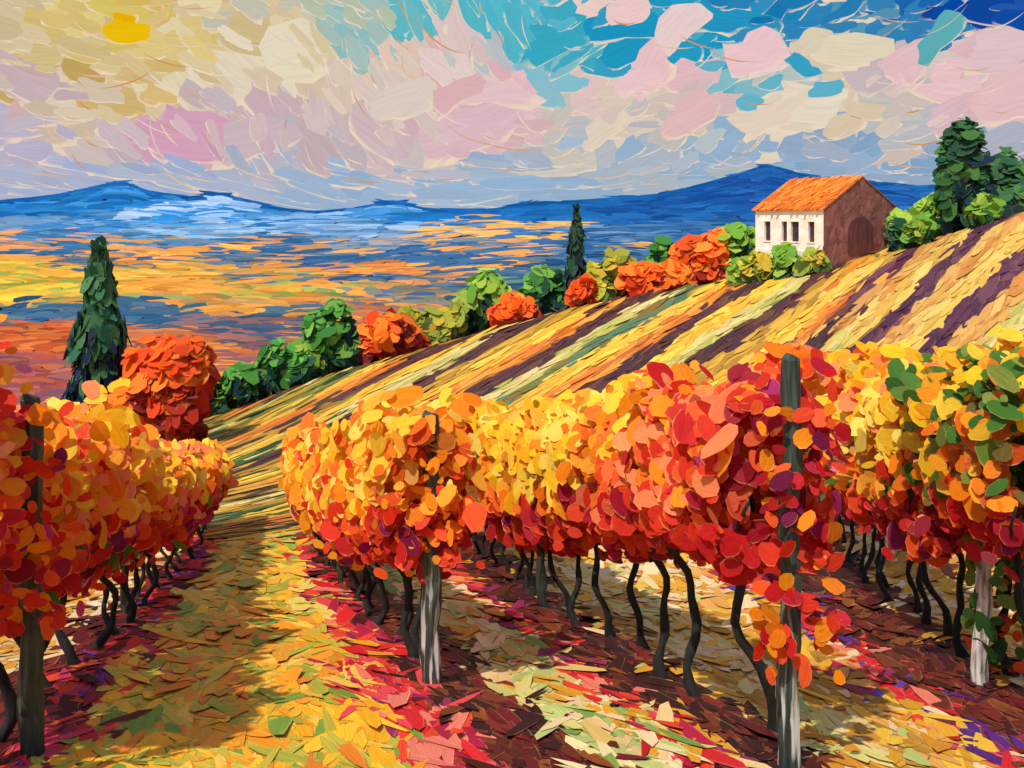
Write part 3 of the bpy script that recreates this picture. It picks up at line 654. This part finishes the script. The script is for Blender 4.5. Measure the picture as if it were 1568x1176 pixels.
boxes('back_wall',[(.3,Lh-.3,Wh-.3,Wh-.003,-3,Hw)],M_gable)
bc=3.9;hw=1.35
prf=[(bc-hw,0.1),(bc+hw,0.1),(bc+hw,1.9)]+[(bc+hw*math.cos(x),1.9+.9*math.sin(x)) for x in np.linspace(.2,math.pi-.2,7)]+[(bc-hw,1.9)]
n=len(prf);V=[tuple(A*a_+Bv*b+Z*z) for a_ in (-.07,-.01) for b,z in prf]
me=bpy.data.meshes.new('barn_door'); me.from_pydata(V,[],[tuple(range(n)),tuple(range(2*n-1,n-1,-1))]+[(i,i+n,(i+1)%n+n,(i+1)%n) for i in range(n)]); me.materials.append(M_door); link(bpy.data.objects.new('barn_door',me),hb)
def slab(name,sgn):
    ov=.2; bE=-ov if sgn<0 else Wh+ov; zE=Hw-slp*ov; V=[]
    for a_ in (-.08,Lh+.2):
        for b,z in ((bE,zE+.02),(Wh/2,Ha+.02),(Wh/2,Ha+.14),(bE,zE+.14)): V.append(tuple(A*a_+Bv*b+Z*z))
    Fc=[(0,1,2,3),(7,6,5,4)]+[(i,i+4,(i+1)%4+4,(i+1)%4) for i in range(4)]
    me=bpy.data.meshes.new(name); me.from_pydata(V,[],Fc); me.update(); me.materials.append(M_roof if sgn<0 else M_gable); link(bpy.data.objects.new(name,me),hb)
slab('roof_front',-1); slab('roof_back',1)
C=[];T=[];Nn=[];Ln=[];Wd=[];Co=[]; up=Bv*(Wh/2)+Z*(Ha-Hw); upn=up/np.linalg.norm(up); nrm=np.cross(upn,A); nrm=nrm if nrm[2]>0 else -nrm
for i in range(260):
    a_=random.uniform(.1,Lh); f=random.uniform(0.0,.95); C.append(A*a_+Bv*(f*Wh/2)+Z*(Hw+f*(Ha-Hw)+.17+random.uniform(0,.03)));T.append(upn+A*random.gauss(-.3,.15));Nn.append(nrm+rng.normal(0,.03,3));Ln.append(random.uniform(.6,1.5));Wd.append(random.uniform(.16,.35));Co.append(pick(P('f08c24 e87820 f0a038 d86020 e0702c f4983c')))
dabs('roof_tiles',C,T,Nn,Ln,Wd,Co,M_tree,parent=hb)
C=[];T=[];Nn=[];Ln=[];Wd=[];Co=[]
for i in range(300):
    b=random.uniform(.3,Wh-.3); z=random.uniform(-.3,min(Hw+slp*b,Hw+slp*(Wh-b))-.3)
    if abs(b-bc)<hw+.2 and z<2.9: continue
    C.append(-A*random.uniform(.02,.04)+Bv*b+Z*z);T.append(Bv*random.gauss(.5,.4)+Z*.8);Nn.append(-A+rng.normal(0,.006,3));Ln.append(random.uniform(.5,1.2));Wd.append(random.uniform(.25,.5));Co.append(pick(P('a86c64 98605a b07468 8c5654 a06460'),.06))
dabs('gable_shaded_plaster',C,T,Nn,Ln,Wd,Co,M_tree,parent=hb)  # plaster strokes coloured as the gable's shaded side

# ------------------------------------------------------------------ light, world, camera
sd=Vector((-.54,-.84,.0)).normalized(); el=math.radians(56); sv=Vector((sd.x*math.cos(el),sd.y*math.cos(el),math.sin(el)))
sl_=bpy.data.lights.new('sun','SUN'); sl_.energy=4.1; sl_.angle=math.radians(.8); sl_.color=(1,.95,.86)
so=link(bpy.data.objects.new('sun',sl_)); so.rotation_euler=sv.to_track_quat('Z','Y').to_euler()
w=bpy.data.worlds.new('World'); bpy.context.scene.world=w; w.use_nodes=True; nt=w.node_tree
st=nt.nodes.new('ShaderNodeTexSky'); st.sky_type='NISHITA'; st.sun_disc=False; st.sun_elevation=el; st.sun_rotation=math.atan2(sd.x,sd.y)
bg=nt.nodes['Background']; bg.inputs[1].default_value=.15; nt.links.new(st.outputs[0],bg.inputs[0])
cam=bpy.data.cameras.new('camera'); co=link(bpy.data.objects.new('camera',cam)); cam.lens=30.0; cam.sensor_width=36; cam.clip_start=.1; cam.clip_end=30000
cam.shift_y=-258/1568; co.location=(0,0,0); co.rotation_euler=(math.radians(90),0,0)
sc=bpy.context.scene; sc.camera=co
sc.view_settings.view_transform='Standard'; sc.view_settings.look='None'; sc.view_settings.exposure=0
